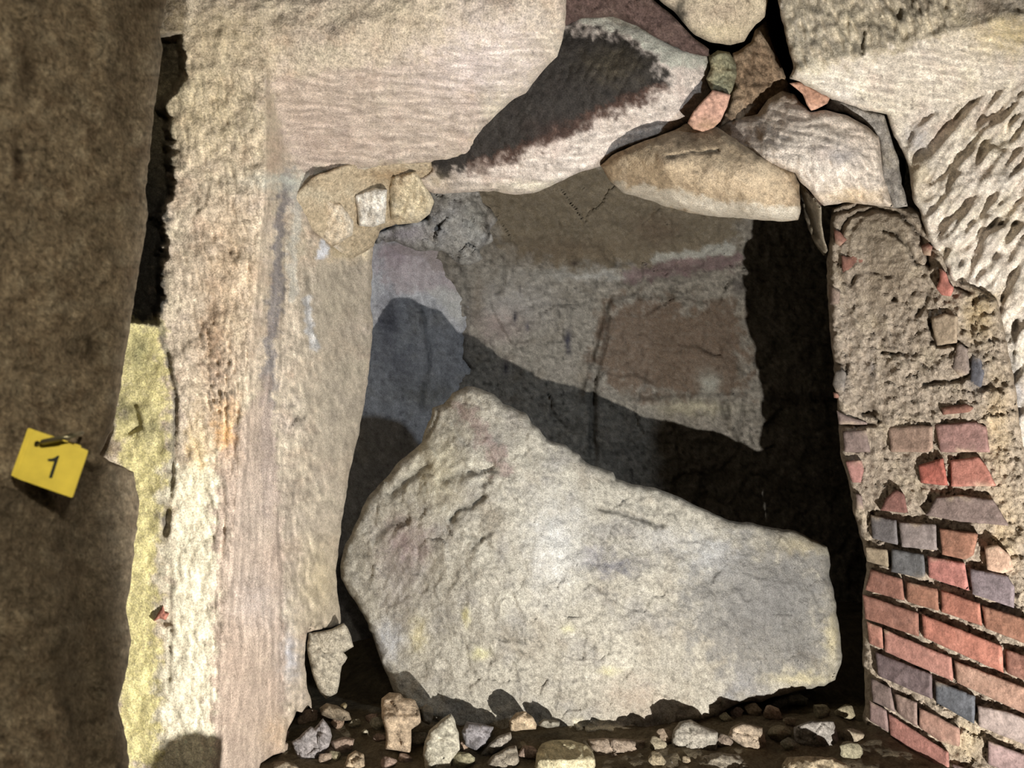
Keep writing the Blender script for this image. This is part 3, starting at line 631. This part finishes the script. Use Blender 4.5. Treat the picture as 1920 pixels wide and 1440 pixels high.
b = relief('boulder', b_out, d_boulder, M_SAND, (174, 166, 148), [((196, 188, 168), .6), ((148, 136, 116), .6), ((140, 136, 134), .5)],
    [('blob', (760, 1020, 50, 44), (150, 120, 124), .6, 22), ('blob', (745, 1090, 50, 60), (156, 144, 140), .5, 22), ('line', [(870, 770), (900, 800), (930, 850), (945, 880)], (150, 122, 116), .6, 20),
     ('blob', (1150, 1060, 66, 22), (108, 106, 114), .8, 24), ('blob', (1110, 1040, 30, 20), (160, 156, 162), .5, 14), ('blob', (1440, 1140, 110, 90), (128, 128, 130), .85, 36), ('blob', (1480, 1100, 60, 50), (150, 150, 154), .5, 30),
     ('poly', [(1300, 1030), (1480, 1010), (1560, 1060), (1556, 1240), (1400, 1290), (1280, 1180)], (130, 127, 122), .7, 60), ('blob', (1400, 1280, 50, 30), (140, 140, 146), .5, 22), ('blob', (1500, 1020, 50, 20), (190, 174, 132), .6, 14), ('blob', (1560, 1200, 14, 50), (206, 190, 140), .7, 12), ('blob', (1500, 1275, 60, 14), (222, 206, 150), .6, 12),
     ('blob', (785, 1190, 14, 34), (206, 190, 128), .6, 10), ('blob', (875, 1155, 7, 20), (196, 184, 110), .8, 5), ('blob', (900, 1225, 18, 10), (206, 198, 140), .8, 8), ('blob', (1065, 1178, 12, 8), (214, 206, 150), .7, 6), ('blob', (1140, 1258, 22, 8), (214, 204, 150), .7, 8),
     ('blob', (730, 1200, 26, 40), (196, 198, 206), .6, 14), ('blob', (1040, 1020, 50, 90), (216, 214, 210), .6, 26), ('blob', (820, 880, 50, 60), (222, 210, 170), .5, 24), ('blob', (1190, 1310, 60, 40), (176, 152, 128), .5, 24),
     ('blob', (1240, 1010, 70, 20), (180, 176, 172), .5, 16), ('blob', (1330, 1040, 60, 40), (190, 190, 190), .5, 20), ('poly', [(1078, 1350), (1120, 1350), (1180, 1362), (1200, 1380), (1080, 1382)], (228, 216, 180), .7, 8)],
    step=2.8, thick=.22, shrink=.93, rnd=(16, .045), rough=((150, .022), (60, .006), (22, .0030), (9, .0018)), facet=[(44, .009), (20, .004)],
    tools=[([(660, 850), (900, 760), (960, 950), (900, 1100), (660, 1150)], 122, 34, 12, .0015, .04)],
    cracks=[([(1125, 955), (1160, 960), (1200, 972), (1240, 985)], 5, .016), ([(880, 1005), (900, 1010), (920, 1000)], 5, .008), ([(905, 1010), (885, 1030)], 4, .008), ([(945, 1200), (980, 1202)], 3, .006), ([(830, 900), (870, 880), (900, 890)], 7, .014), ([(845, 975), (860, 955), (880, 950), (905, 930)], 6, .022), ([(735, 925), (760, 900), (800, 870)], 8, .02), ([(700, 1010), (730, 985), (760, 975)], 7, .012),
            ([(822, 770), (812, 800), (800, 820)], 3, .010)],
    rag=3.2, seed=101, scale=85)
tag(b, 'huge pale sandstone slab with a pointed top, fallen across the opening', 'boulder')

# ================================================================ THE BRICK PIER
def d_pier(x, y):
    q = np.interp(x, [1540, 1562, 1630, 1920, 2100], [1 / 2.20, 1 / 2.10, 1 / 2.03, 1 / 1.66, 1 / 1.48])
    return 1 / q
def d_mortar(x, y):
    d = d_pier(x, y)
    up = 1 - smooth(740, 850, y)
    d = d + 0.019 * (1 - up) * smooth(900, 980, y) + 0.010 * (1 - up) * (1 - smooth(900, 980, y)) - 0.012 * up
    d = d + 0.010 * fbm(x / 34, y / 20, 6, 4, .65) * (0.7 + 0.6 * up)
    # two trowelled arcs in the smeared mortar near the top
    rr = np.hypot((x - 1655) / 1.0, (y - 470) / 1.15)
    d = d + 0.010 * smooth(60, 66, rr) * (1 - smooth(80, 110, rr)) * (y < 500)
    d = d - 0.012 * (1 - smooth(75, 90, rr)) * (y < 560)
    return d
pier = empty('brick_pillar', (1.02, 1.95, 0.06))
tag(pier, 'red and grey brick pillar smeared with mortar on the right of the opening', 'pillar')
mo = relief('mortar_bed', [(1560, 388), (1600, 376), (1650, 378), (1702, 384), (1725, 400), (1760, 460), (1800, 520), (1870, 560), (1900, 700), (1930, 900), (1990, 1100), (2060, 1200), (2060, 1560), (1626, 1560), (1624, 1440), (1615, 1380), (1622, 1300), (1617, 1200), (1618, 1110),
    (1626, 1050), (1611, 1000), (1600, 960), (1590, 900), (1576, 850), (1570, 760), (1563, 680), (1554, 600), (1550, 500), (1555, 450)],
    d_mortar, M_MORTAR, (182, 163, 140), [((204, 184, 150), .6), ((158, 140, 118), .5)],
    [('blob', (1640, 430, 70, 60), (150, 134, 108), .7, 16), ('blob', (1660, 530, 60, 60), (156, 136, 108), .6, 16), ('blob', (1835, 590, 30, 50), (206, 176, 116), .7, 14), ('blob', (1832, 700, 16, 40), (104, 104, 112), .75, 10),
     ('blob', (1635, 690, 8, 30), (120, 112, 112), .6, 8), ('blob', (1870, 800, 26, 90), (216, 186, 136), .7, 14), ('blob', (1880, 1000, 30, 90), (222, 192, 142), .7, 14), ('blob', (1580, 720, 14, 24), (130, 122, 116), .6, 6),
     ('blob', (1810, 1390, 40, 50), (206, 182, 138), .7, 12), ('blob', (1900, 1380, 30, 40), (216, 188, 150), .6, 12)],
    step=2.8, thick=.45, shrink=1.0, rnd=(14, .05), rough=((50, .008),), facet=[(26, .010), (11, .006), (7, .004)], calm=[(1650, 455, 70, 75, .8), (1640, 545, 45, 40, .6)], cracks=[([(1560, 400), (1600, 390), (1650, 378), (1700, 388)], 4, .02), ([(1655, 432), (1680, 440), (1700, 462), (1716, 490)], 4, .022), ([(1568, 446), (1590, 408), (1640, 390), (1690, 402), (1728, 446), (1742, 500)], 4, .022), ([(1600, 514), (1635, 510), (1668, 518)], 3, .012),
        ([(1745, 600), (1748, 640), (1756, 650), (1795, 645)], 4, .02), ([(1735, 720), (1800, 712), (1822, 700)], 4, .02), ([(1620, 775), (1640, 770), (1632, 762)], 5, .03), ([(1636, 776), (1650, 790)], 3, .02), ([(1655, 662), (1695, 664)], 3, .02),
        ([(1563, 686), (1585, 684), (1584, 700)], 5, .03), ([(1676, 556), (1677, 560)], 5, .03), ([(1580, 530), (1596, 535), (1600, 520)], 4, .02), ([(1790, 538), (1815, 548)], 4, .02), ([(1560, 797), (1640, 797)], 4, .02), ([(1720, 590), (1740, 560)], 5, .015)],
    rag=3, seed=111, closed=False, contrast=.9)
adopt(mo, pier); mo['label'] = 'sandy mortar bed around and over the bricks'

def brick(ol, rgb, proud=0.012, seed=0, rgb2=None, rough=.0022, mat=None):
    rgb = tuple(int(v * (1 if sum(rgb) < 300 else .93)) for v in rgb)
    rgb2 = rgb2 or tuple(int(v * .78) for v in rgb)
    q = np.array(ol, float)
    o = relief('brick', ol, lambda x, y: d_pier(x, y) - proud - 0.004 * math.sin(seed * 2.4) + 0.00012 * math.sin(seed * 1.7) * (x - q[:, 0].mean()), mat or M_BRICK, rgb, [(rgb2, .55), (tuple(min(255, v + 24) for v in rgb), .35)],
               [('blob', (q[:, 0].min() + np.ptp(q[:, 0]) * ((seed * 37) % 100) / 100, q[:, 1].min() if seed % 3 else q[:, 1].max(), 16, 8), (196, 172, 138), .6, 10)], step=3.6,
               thick=.07, shrink=.97, rnd=(4, .006), rough=((34, rough), (9, rough * .5)), rag=1.1, seed=200 + seed, scale=28, contrast=.7)
    adopt(o, pier); return o
RED, ORG, PUR, GRY, BLU, TAN, DRD = (142, 94, 76), (152, 102, 76), (126, 106, 98), (120, 110, 101), (88, 87, 88), (166, 144, 114), (128, 84, 74)
bricks = [
 ([(1563, 430), (1575, 434), (1588, 450), (1575, 462), (1566, 456)], RED, .022), ([(1577, 478), (1590, 482), (1608, 470), (1624, 480), (1620, 498), (1605, 507), (1580, 511)], RED, .022),
 ([(1632, 445), (1650, 448), (1648, 468), (1636, 476)], DRD, .024), ([(1727, 462), (1740, 455), (1749, 462), (1745, 480), (1732, 479)], RED, .022),
 ([(1761, 500), (1775, 512), (1780, 530), (1789, 540), (1783, 556), (1765, 553), (1755, 540), (1762, 525)], (196, 116, 96), .05), ([(1746, 596), (1770, 588), (1796, 592), (1795, 643), (1757, 648), (1747, 612)], TAN, .034),
 ([(1566, 696), (1580, 692), (1588, 700), (1582, 736), (1568, 735), (1560, 720)], GRY, .022), ([(1822, 664), (1838, 668), (1846, 700), (1840, 728), (1818, 716)], (88, 88, 96), .022), ([(1554, 535), (1575, 545), (1573, 570), (1556, 572)], (146, 122, 106), .022),
 ([(1795, 640), (1815, 655), (1818, 700), (1800, 706), (1785, 690)], (140, 122, 110), .020), ([(1562, 735), (1572, 738), (1575, 745), (1564, 748)], RED, .02),
 ([(1765, 764), (1812, 757), (1826, 764), (1818, 773), (1768, 778)], RED, .022), ([(1569, 770), (1590, 780), (1622, 791), (1630, 796), (1572, 796)], PUR, .02), ([(1580, 808), (1625, 806), (1632, 848), (1583, 848)], PUR, .016),
 ([(1665, 800), (1730, 797), (1748, 798), (1750, 840), (1740, 848), (1670, 847)], (160, 128, 108), .016), ([(1753, 796), (1830, 790), (1850, 800), (1856, 848), (1763, 848)], (154, 112, 104), .018),
 ([(1585, 865), (1615, 862), (1620, 880), (1614, 905), (1598, 905)], (160, 108, 98), .016), ([(1722, 872), (1768, 858), (1778, 911), (1726, 906)], (178, 92, 74), .018), ([(1782, 863), (1835, 856), (1848, 872), (1869, 912), (1783, 912)], (188, 116, 96), .018),
 ([(1650, 957), (1660, 934), (1680, 917), (1695, 926), (1703, 962)], DRD, .018), ([(1735, 966), (1755, 932), (1800, 928), (1862, 936), (1872, 952), (1893, 986), (1800, 978)], PUR, .018),
 ([(1604, 925), (1616, 930), (1620, 955), (1606, 955)], (140, 118, 110), .01), ([(1632, 965), (1681, 975), (1684, 1022), (1636, 1010)], (110, 104, 104), .012), ([(1685, 978), (1755, 983), (1757, 1032), (1690, 1025)], (136, 122, 118), .014), ([(1761, 990), (1835, 1000), (1826, 1040), (1810, 1050), (1766, 1040)], ORG, .014),
 ([(1846, 1025), (1870, 1021), (1893, 1040), (1900, 1068), (1880, 1076), (1850, 1068)], (206, 164, 134), .016), ([(1622, 1025), (1664, 1030), (1668, 1065), (1625, 1052)], (150, 132, 104), .010), ([(1671, 1028), (1732, 1040), (1736, 1086), (1671, 1072)], BLU, .014),
 ([(1739, 1042), (1809, 1055), (1818, 1108), (1741, 1083)], (182, 112, 100), .014), ([(1818, 1065), (1888, 1078), (1902, 1100), (1902, 1140), (1823, 1114)], (134, 118, 122), .014),
 ([(1632, 1067), (1692, 1085), (1696, 1127), (1622, 1106)], RED, .012), ([(1699, 1090), (1758, 1104), (1761, 1146), (1700, 1128)], ORG, .012), ([(1764, 1106), (1837, 1131), (1842, 1174), (1765, 1147)], (170, 104, 80), .012), ([(1840, 1134), (1930, 1162), (1930, 1210), (1848, 1178)], ORG, .014),
 ([(1617, 1114), (1722, 1149), (1723, 1194), (1622, 1160)], RED, .012), ([(1728, 1151), (1879, 1211), (1882, 1262), (1731, 1195)], (178, 108, 86), .014), ([(1885, 1216), (1935, 1234), (1935, 1282), (1888, 1262)], RED, .012),
 ([(1625, 1165), (1654, 1177), (1657, 1218), (1630, 1207)], (170, 112, 92), .010), ([(1657, 1179), (1784, 1233), (1788, 1278), (1659, 1222)], (168, 112, 96), .012), ([(1789, 1238), (1930, 1292), (1930, 1342), (1794, 1280)], (172, 130, 106), .012),
 ([(1641, 1222), (1747, 1264), (1749, 1312), (1646, 1267)], (116, 96, 96), .012), ([(1753, 1275), (1829, 1305), (1827, 1357), (1755, 1317)], (84, 86, 92), .014), ([(1832, 1322), (1890, 1334), (1930, 1350), (1930, 1400), (1835, 1362)], (160, 140, 132), .010),
 ([(1632, 1270), (1670, 1290), (1679, 1335), (1636, 1315)], PUR, .010), ([(1677, 1299), (1719, 1317), (1721, 1364), (1683, 1337)], (138, 112, 100), .010), ([(1723, 1327), (1765, 1346), (1800, 1366), (1800, 1400), (1765, 1392), (1723, 1363)], (160, 118, 98), .006),
 ([(1630, 1313), (1662, 1331), (1667, 1374), (1630, 1350)], (140, 112, 106), .010), ([(1665, 1337), (1779, 1411), (1781, 1458), (1669, 1378)], (166, 108, 94), .012), ([(1647, 1373), (1700, 1412), (1735, 1452), (1652, 1412)], (160, 96, 82), .012),
 ([(1852, 1388), (1930, 1418), (1930, 1466), (1852, 1432)], (158, 128, 124), .010), ([(1640, 1425), (1700, 1466), (1700, 1505), (1644, 1468)], RED, .008), ([(1785, 1432), (1846, 1450), (1846, 1500), (1785, 1480)], (140, 118, 112), .006)]
for i, (ol, rgb, pr) in enumerate(bricks):
    brick(ol, rgb, pr, i, rough=.005 if i in (17, 40) else .0022)

# ================================================================ RUBBLE
GR = 'broken stones heaped in front of the boulder'
def rubble(label, ol, d, base, pal=None, seed=0, lean=0.06, thick=.10, group=GR, **kw):
    ol = [(float(a), float(b_)) for a, b_ in ol]
    q = np.array(ol); cx = q[:, 0].mean(); y0, y1 = q[:, 1].min(), q[:, 1].max()
    sz = max(q[:, 0].max() - q[:, 0].min(), y1 - y0)
    top = (y1 - y0) * .38
    def dep(x, y):
        t = np.clip((y - y0) / (y1 - y0), 0, 1)
        prof = np.interp(t, [0, .42, 1], [lean, 0, .012])     # a receding top face over an upright front
        return d + prof + 0.03 * ((x - cx) / sz) ** 2 * 2
    pal = pal or [(tuple(int(v * .72) for v in base), .6), (tuple(min(255, int(v * 1.15)) for v in base), .5)]
    a = dict(step=2.6, thick=thick, shrink=.86, rnd=(max(5, sz * .09), .022), rough=((sz * .6, .010), (16, .005), (8, .002)), facet=[(max(18, sz * .38), .016)], rag=2.0, seed=300 + seed, scale=34)
    a.update(kw)
    o = relief('rubble_stone', ol, dep, M_ROUGH, base, pal, **a)
    tag(o, label, 'stone', group)
    return o
R = [
 ('angular grey stone lying alone at the foot of the left jamb', [(548, 1390), (560, 1382), (583, 1360), (590, 1365), (605, 1347), (620, 1365), (622, 1380), (616, 1400), (605, 1415), (592, 1425), (560, 1433), (552, 1410)], 1.86, (160, 152, 150), .01),
 ('pale rounded stone hanging under the bottom of the left jamb', [(578, 1188), (600, 1183), (622, 1179), (645, 1168), (655, 1185), (663, 1213), (642, 1222), (653, 1232), (640, 1250), (638, 1275), (632, 1300), (612, 1310), (598, 1297), (585, 1262), (574, 1215)], 2.04, (186, 174, 150), .02),
 ('flat brown stone just above the angular grey stone', [(599, 1328), (612, 1318), (632, 1322), (654, 1336), (660, 1350), (640, 1352), (618, 1346), (602, 1340)], 1.96, (150, 132, 104), .03),
 ('pebble above the flat brown stone near the jamb', [(638, 1322), (646, 1316), (652, 1322), (648, 1330), (640, 1329)], 2.05, (176, 156, 110), .01),
 ('tall two-tone stone, dark above and tan below, left of the rounded pale one', [(715, 1310), (730, 1297), (750, 1300), (756, 1308), (778, 1312), (786, 1330), (790, 1355), (772, 1368), (770, 1412), (745, 1408), (722, 1405), (724, 1370), (715, 1345)], 1.86, (186, 160, 126), .09),
 ('small grey stone tucked right of the tall two-tone stone', [(784, 1328), (800, 1320), (812, 1328), (812, 1346), (804, 1360), (790, 1352)], 1.95, (140, 130, 112), .02),
 ('large rounded pale stone cut by the bottom edge left of the flakes', [(845, 1337), (852, 1350), (860, 1375), (862, 1405), (847, 1425), (838, 1460), (800, 1470), (793, 1415), (797, 1390), (805, 1370), (825, 1350)], 1.82, (186, 178, 154), .05),
 ('purplish grey flake leaning beside the large rounded stone', [(865, 1372), (874, 1352), (905, 1357), (926, 1362), (920, 1382), (910, 1400), (892, 1408), (872, 1398)], 1.88, (146, 140, 142), .03),
 ('slanting grey splinter right of the purplish flake', [(898, 1418), (912, 1400), (935, 1380), (958, 1372), (960, 1384), (946, 1400), (930, 1412), (915, 1422)], 1.87, (160, 150, 134), .03),
 ('low flaked stone below the slanting splinter', [(905, 1436), (925, 1415), (950, 1402), (968, 1396), (974, 1430), (962, 1450), (930, 1462), (908, 1455)], 1.83, (150, 138, 118), .03),
 ('small tan stone resting against the slab', [(954, 1352), (968, 1335), (985, 1333), (1000, 1345), (1008, 1358), (1005, 1368), (985, 1369), (956, 1371)], 1.90, (196, 170, 132), .03),
 ('thin layered grey sliver right of the small tan stone', [(1010, 1356), (1020, 1348), (1050, 1352), (1049, 1362), (1025, 1365), (1012, 1361)], 1.92, (160, 152, 132), .01),
 ('wide yellowish block with a dark top at the bottom edge', [(1006, 1412), (1016, 1394), (1034, 1387), (1070, 1387), (1100, 1398), (1113, 1412), (1119, 1450), (1110, 1480), (1010, 1480), (1002, 1440)], 1.80, (206, 192, 146), .11),
 ('broken brown and grey stones under the lowest point of the slab', [(1100, 1386), (1130, 1384), (1170, 1386), (1212, 1388), (1206, 1410), (1198, 1450), (1160, 1475), (1124, 1460), (1116, 1414), (1104, 1398)], 1.90, (160, 140, 118), .02),
 ('pale topped stone with a shaded front below the slab edge', [(1262, 1368), (1275, 1353), (1295, 1350), (1320, 1362), (1347, 1372), (1345, 1408), (1320, 1414), (1280, 1418), (1258, 1402), (1259, 1382)], 1.90, (160, 152, 136), .02),
 ('jagged layered stone between the pale topped and the triangular one', [(1372, 1364), (1392, 1354), (1430, 1364), (1433, 1380), (1439, 1406), (1425, 1424), (1402, 1412), (1385, 1395), (1364, 1380)], 1.92, (166, 146, 120), .01),
 ('triangular rough grey stone near the foot of the brick pillar', [(1488, 1363), (1520, 1352), (1562, 1352), (1572, 1380), (1582, 1418), (1580, 1434), (1530, 1436), (1490, 1410)], 1.93, (150, 142, 132), .0),
 ('grooved grey stone at the bottom edge left of the ochre one', [(1300, 1436), (1310, 1416), (1350, 1410), (1385, 1415), (1402, 1428), (1430, 1450), (1425, 1480), (1300, 1480)], 1.83, (160, 148, 126), .04),
 ('smooth ochre tinged stone at the bottom edge by the pillar', [(1466, 1434), (1476, 1420), (1510, 1417), (1560, 1420), (1586, 1432), (1600, 1456), (1595, 1480), (1468, 1480)], 1.75, (176, 156, 120), .04),
 ('knobbly tan stone at the bottom edge below the tall two-tone stone', [(640, 1450), (652, 1416), (666, 1406), (682, 1414), (688, 1440), (684, 1476), (645, 1476)], 1.82, (190, 166, 130), .03),
 ('shaded brown stone between the knobbly and the tall stone', [(676, 1398), (692, 1390), (712, 1404), (718, 1425), (714, 1450), (690, 1456), (682, 1420)], 1.96, (120, 98, 70), .02),
 ('small round grey stone left of the grooved one', [(1248, 1440), (1254, 1424), (1264, 1420), (1274, 1432), (1276, 1452), (1264, 1466), (1250, 1462)], 1.85, (150, 142, 128), .02),
 ('knobbly grey stone hanging under the right end of the slab', [(1441, 1322), (1455, 1311), (1480, 1301), (1500, 1300), (1516, 1310), (1512, 1321), (1482, 1322), (1460, 1331)], 2.22, (150, 146, 132), .01),
 ('flat stone in the bottom left corner of the rubble', [(504, 1440), (515, 1428), (535, 1425), (560, 1436), (566, 1450), (540, 1462), (508, 1458)], 1.80, (150, 134, 108), .02),
 ('tiny pale pebble on the earth left of the tall stone', [(677, 1370), (684, 1366), (692, 1370), (691, 1377), (680, 1377)], 1.97, (190, 180, 150), .0),
 ('round shaded stone between the triangular and the smooth one', [(1440, 1440), (1446, 1430), (1456, 1428), (1464, 1436), (1464, 1456), (1444, 1458)], 1.86, (160, 146, 120), .01),
]
for i, (lab, ol, d, base, lean) in enumerate(R):
    big = max(p[0] for p in ol) - min(p[0] for p in ol) < 40 or i in (10, 11)
    rubble(lab, ol, d, base, seed=i * 3, lean=lean, thick=.04 if big else .10, tools=[(None, 8 if i in (4, 11, 15, 23) else 30, 26, 8, .002, .10)])

# angular broken stones; one unseen below the frame is added to shadow the jamb
def lump(label, loc, size, seed, rgb, group=GR):
    rs_ = np.random.RandomState(seed)
    n, m = 30, 20
    th = np.linspace(0, 2 * np.pi, n, endpoint=False); ph = np.linspace(0, np.pi, m)
    T, Pp = np.meshgrid(th, ph)
    x, y, z = np.sin(Pp) * np.cos(T), np.sin(Pp) * np.sin(T), np.cos(Pp)
    r = np.full(x.shape, 1.25)
    for k in range(15):                                  # cut by random planes: an angular broken stone
        v = rs_.randn(3); v /= np.linalg.norm(v)
        dt = x * v[0] + y * v[1] + z * v[2]
        h = 0.72 + 0.3 * rs_.rand()
        r = np.where(dt > 0.05, np.minimum(r, h / np.maximum(dt, 0.05)), r)
    r = r * (1 + 0.05 * fbm(x * 3 + z * 2, y * 3 - z, seed, 3))
    X, Y, Z = r * x * size[0], r * y * size[1], r * z * size[2]
    ids = np.arange(n * m).reshape(m, n)
    f = []
    for i in range(m - 1):
        for j in range(n):
            f.append([int(ids[i, j]), int(ids[i + 1, j]), int(ids[i + 1, (j + 1) % n]), int(ids[i, (j + 1) % n])])
    V = np.stack([X, Y, Z], -1).reshape(-1, 3)
    c = paint((V[:, 0] + V[:, 2]) * 760, (V[:, 1] + V[:, 2]) * 760, rgb, [(tuple(int(v * .7) for v in rgb), .6)], (), None, seed)
    o = link_mesh('rubble_stone', V, f, M_ROUGH, None, c); o.location = loc
    tag(o, label, 'stone', group); return o
lump('unseen upright stone below the frame, shadowing the left jamb', (-0.060, 1.00, 0.135), (.028, .04, .10), 5, (150, 130, 100))  # added to throw the round shadow on the lower jamb
rs = np.random.RandomState(5)
polys = [np.array(r[1], float) for r in R] + [np.array(b_out, float)]
placed = []
NAMES = {0: 'lone angular grey stone', 4: 'tall two-tone stone', 6: 'large rounded pale stone', 7: 'purplish grey flake', 9: 'low flaked stone', 10: 'small tan stone', 12: 'wide yellowish block', 13: 'broken brown and grey stones', 14: 'pale topped stone',
         15: 'jagged layered stone', 16: 'triangular grey stone', 17: 'grooved grey stone', 18: 'smooth ochre tinged stone', 19: 'knobbly tan stone'}
used_l = set()
for k in range(2500):
    px_, py_, r_ = 520 + 1080 * rs.rand(), 1335 + 100 * rs.rand(), 8 + 15 * rs.rand()
    A, B_ = np.array([px_]), np.array([py_])
    ok = all(not inside(A, B_, q)[0] and seg_dist(A, B_, q)[0][0] > r_ * .75 for q in polys) and all(math.hypot(px_ - a, (py_ - b2) * 1.5) > (r_ + c2) * .95 for a, b2, c2 in placed)
    if not ok or (px_ < 560 and py_ < 1380): continue
    d_ = F * (H - 0.075) / (py_ + r_ * .5 - CY)
    wx_, wy_, wz_ = W(A, B_, d_)[0]
    sz = r_ / F * d_
    near = min(NAMES, key=lambda n_: np.hypot(*(polys[n_].mean(0) - (px_, py_))))
    dx_, dy_ = np.array((px_, py_)) - polys[near].mean(0)
    rel = ('left of' if dx_ < 0 else 'right of') if abs(dx_) > abs(dy_) else ('behind' if dy_ < 0 else 'in front of')
    lab = 'small brown stone ' + rel + ' the ' + NAMES[near]
    if lab in used_l: lab = lab.replace('small brown', 'another small dull')
    if lab in used_l: continue
    used_l.add(lab); placed.append((px_, py_, r_))
    g_ = float(ground_z(np.array([wx_]), np.array([wy_]))[0])
    lump(lab, (wx_, wy_, g_ + sz * .55), (sz * 1.15, sz * .9, sz * .85), 20 + k, (140 + int(26 * rs.rand()), 126 + int(20 * rs.rand()), 102 + int(18 * rs.rand())), 'small stones between the rubble')
    if len(placed) >= 42: break

# ================================================================ THE NUMBER TAG
tg = empty('number_tag', tuple(W(98, 870, 0.735)))
tag(tg, 'square yellow plastic tag with a black number 1, pinned to the near left rock', 'tag')
def plate(name, pts, d, th, mat, lab=None):
    n = len(pts); q = np.array(pts, float)
    dd = d + 0.012 * (q[:, 0] - 60) / 100
    V = np.concatenate([W(q[:, 0], q[:, 1], dd), W(q[:, 0], q[:, 1], dd) + np.array([0, th, 0])])
    f = [list(range(n))[::-1], list(range(n, 2 * n))] + [[i, (i + 1) % n, n + (i + 1) % n, n + i] for i in range(n)]
    o = link_mesh(name, V, f, mat, None, None, True)
    bv = o.modifiers.new('bevel', 'BEVEL'); bv.width = 0.0004; bv.segments = 2; bv.limit_method = 'ANGLE'
    adopt(o, tg)
    if lab: o['label'] = lab
    return o
def rc(pts, r=3.0):
    out = []
    n = len(pts)
    for i in range(n):
        a, b_, c = [np.array(pts[(i + k) % n], float) for k in (-1, 0, 1)]
        u = (a - b_) / np.hypot(*(a - b_)); v = (c - b_) / np.hypot(*(c - b_))
        for t in (0, .5, 1):
            out.append(tuple(b_ + u * r * (1 - t) ** 2 + v * r * t ** 2))
    return out
plate('face_plate', rc([(62, 806), (165, 845), (135, 934), (30, 897)]), 0.712, .0016, M_TAG)
plate('back_plate', rc([(57, 804), (158, 842), (130, 929), (25, 895)]), 0.720, .0016, M_TAG)
plate('back_plate', rc([(52, 802), (152, 836), (126, 925), (20, 892)]), 0.727, .0016, M_TAG)
plate('numeral', [(108.0, 854.0), (111.0, 855.0), (97.2, 896.8), (91.2, 895.8), (101.2, 865.4), (96, 865.4), (89.6, 864.6), (89.0, 860.6), (97, 859.8), (103, 857.6)], 0.7112, .0006, M_INK, 'black printed number 1')
# pin through the top of the tag
def tube(name, pts, rad, mat, parent, ns=14):
    P = [Vector(p) for p in pts]; V = []; f = []
    for i, p in enumerate(P):
        t = (P[min(i + 1, len(P) - 1)] - P[max(i - 1, 0)]).normalized()
        a = t.orthogonal().normalized(); b_ = t.cross(a)
        for k in range(ns):
            an = 2 * math.pi * k / ns
            V.append(p + (a * math.cos(an) + b_ * math.sin(an)) * rad[i])
    for i in range(len(P) - 1):
        for k in range(ns):
            f.append([i * ns + k, i * ns + (k + 1) % ns, (i + 1) * ns + (k + 1) % ns, (i + 1) * ns + k])
    f.append(list(range(ns))[::-1]); f.append([(len(P) - 1) * ns + k for k in range(ns)])
    o = link_mesh(name, V, f, mat); return adopt(o, parent)
tube('pin', [W(70, 832, .716), W(70, 831, .7085), W(80, 829, .703), (W(112, 822, .700)), W(134, 817, .703), W(152, 812, .718), W(154, 811, .80)], [.0020, .0024, .0025, .0026, .0026, .0022, .0018], M_PIN, tg)
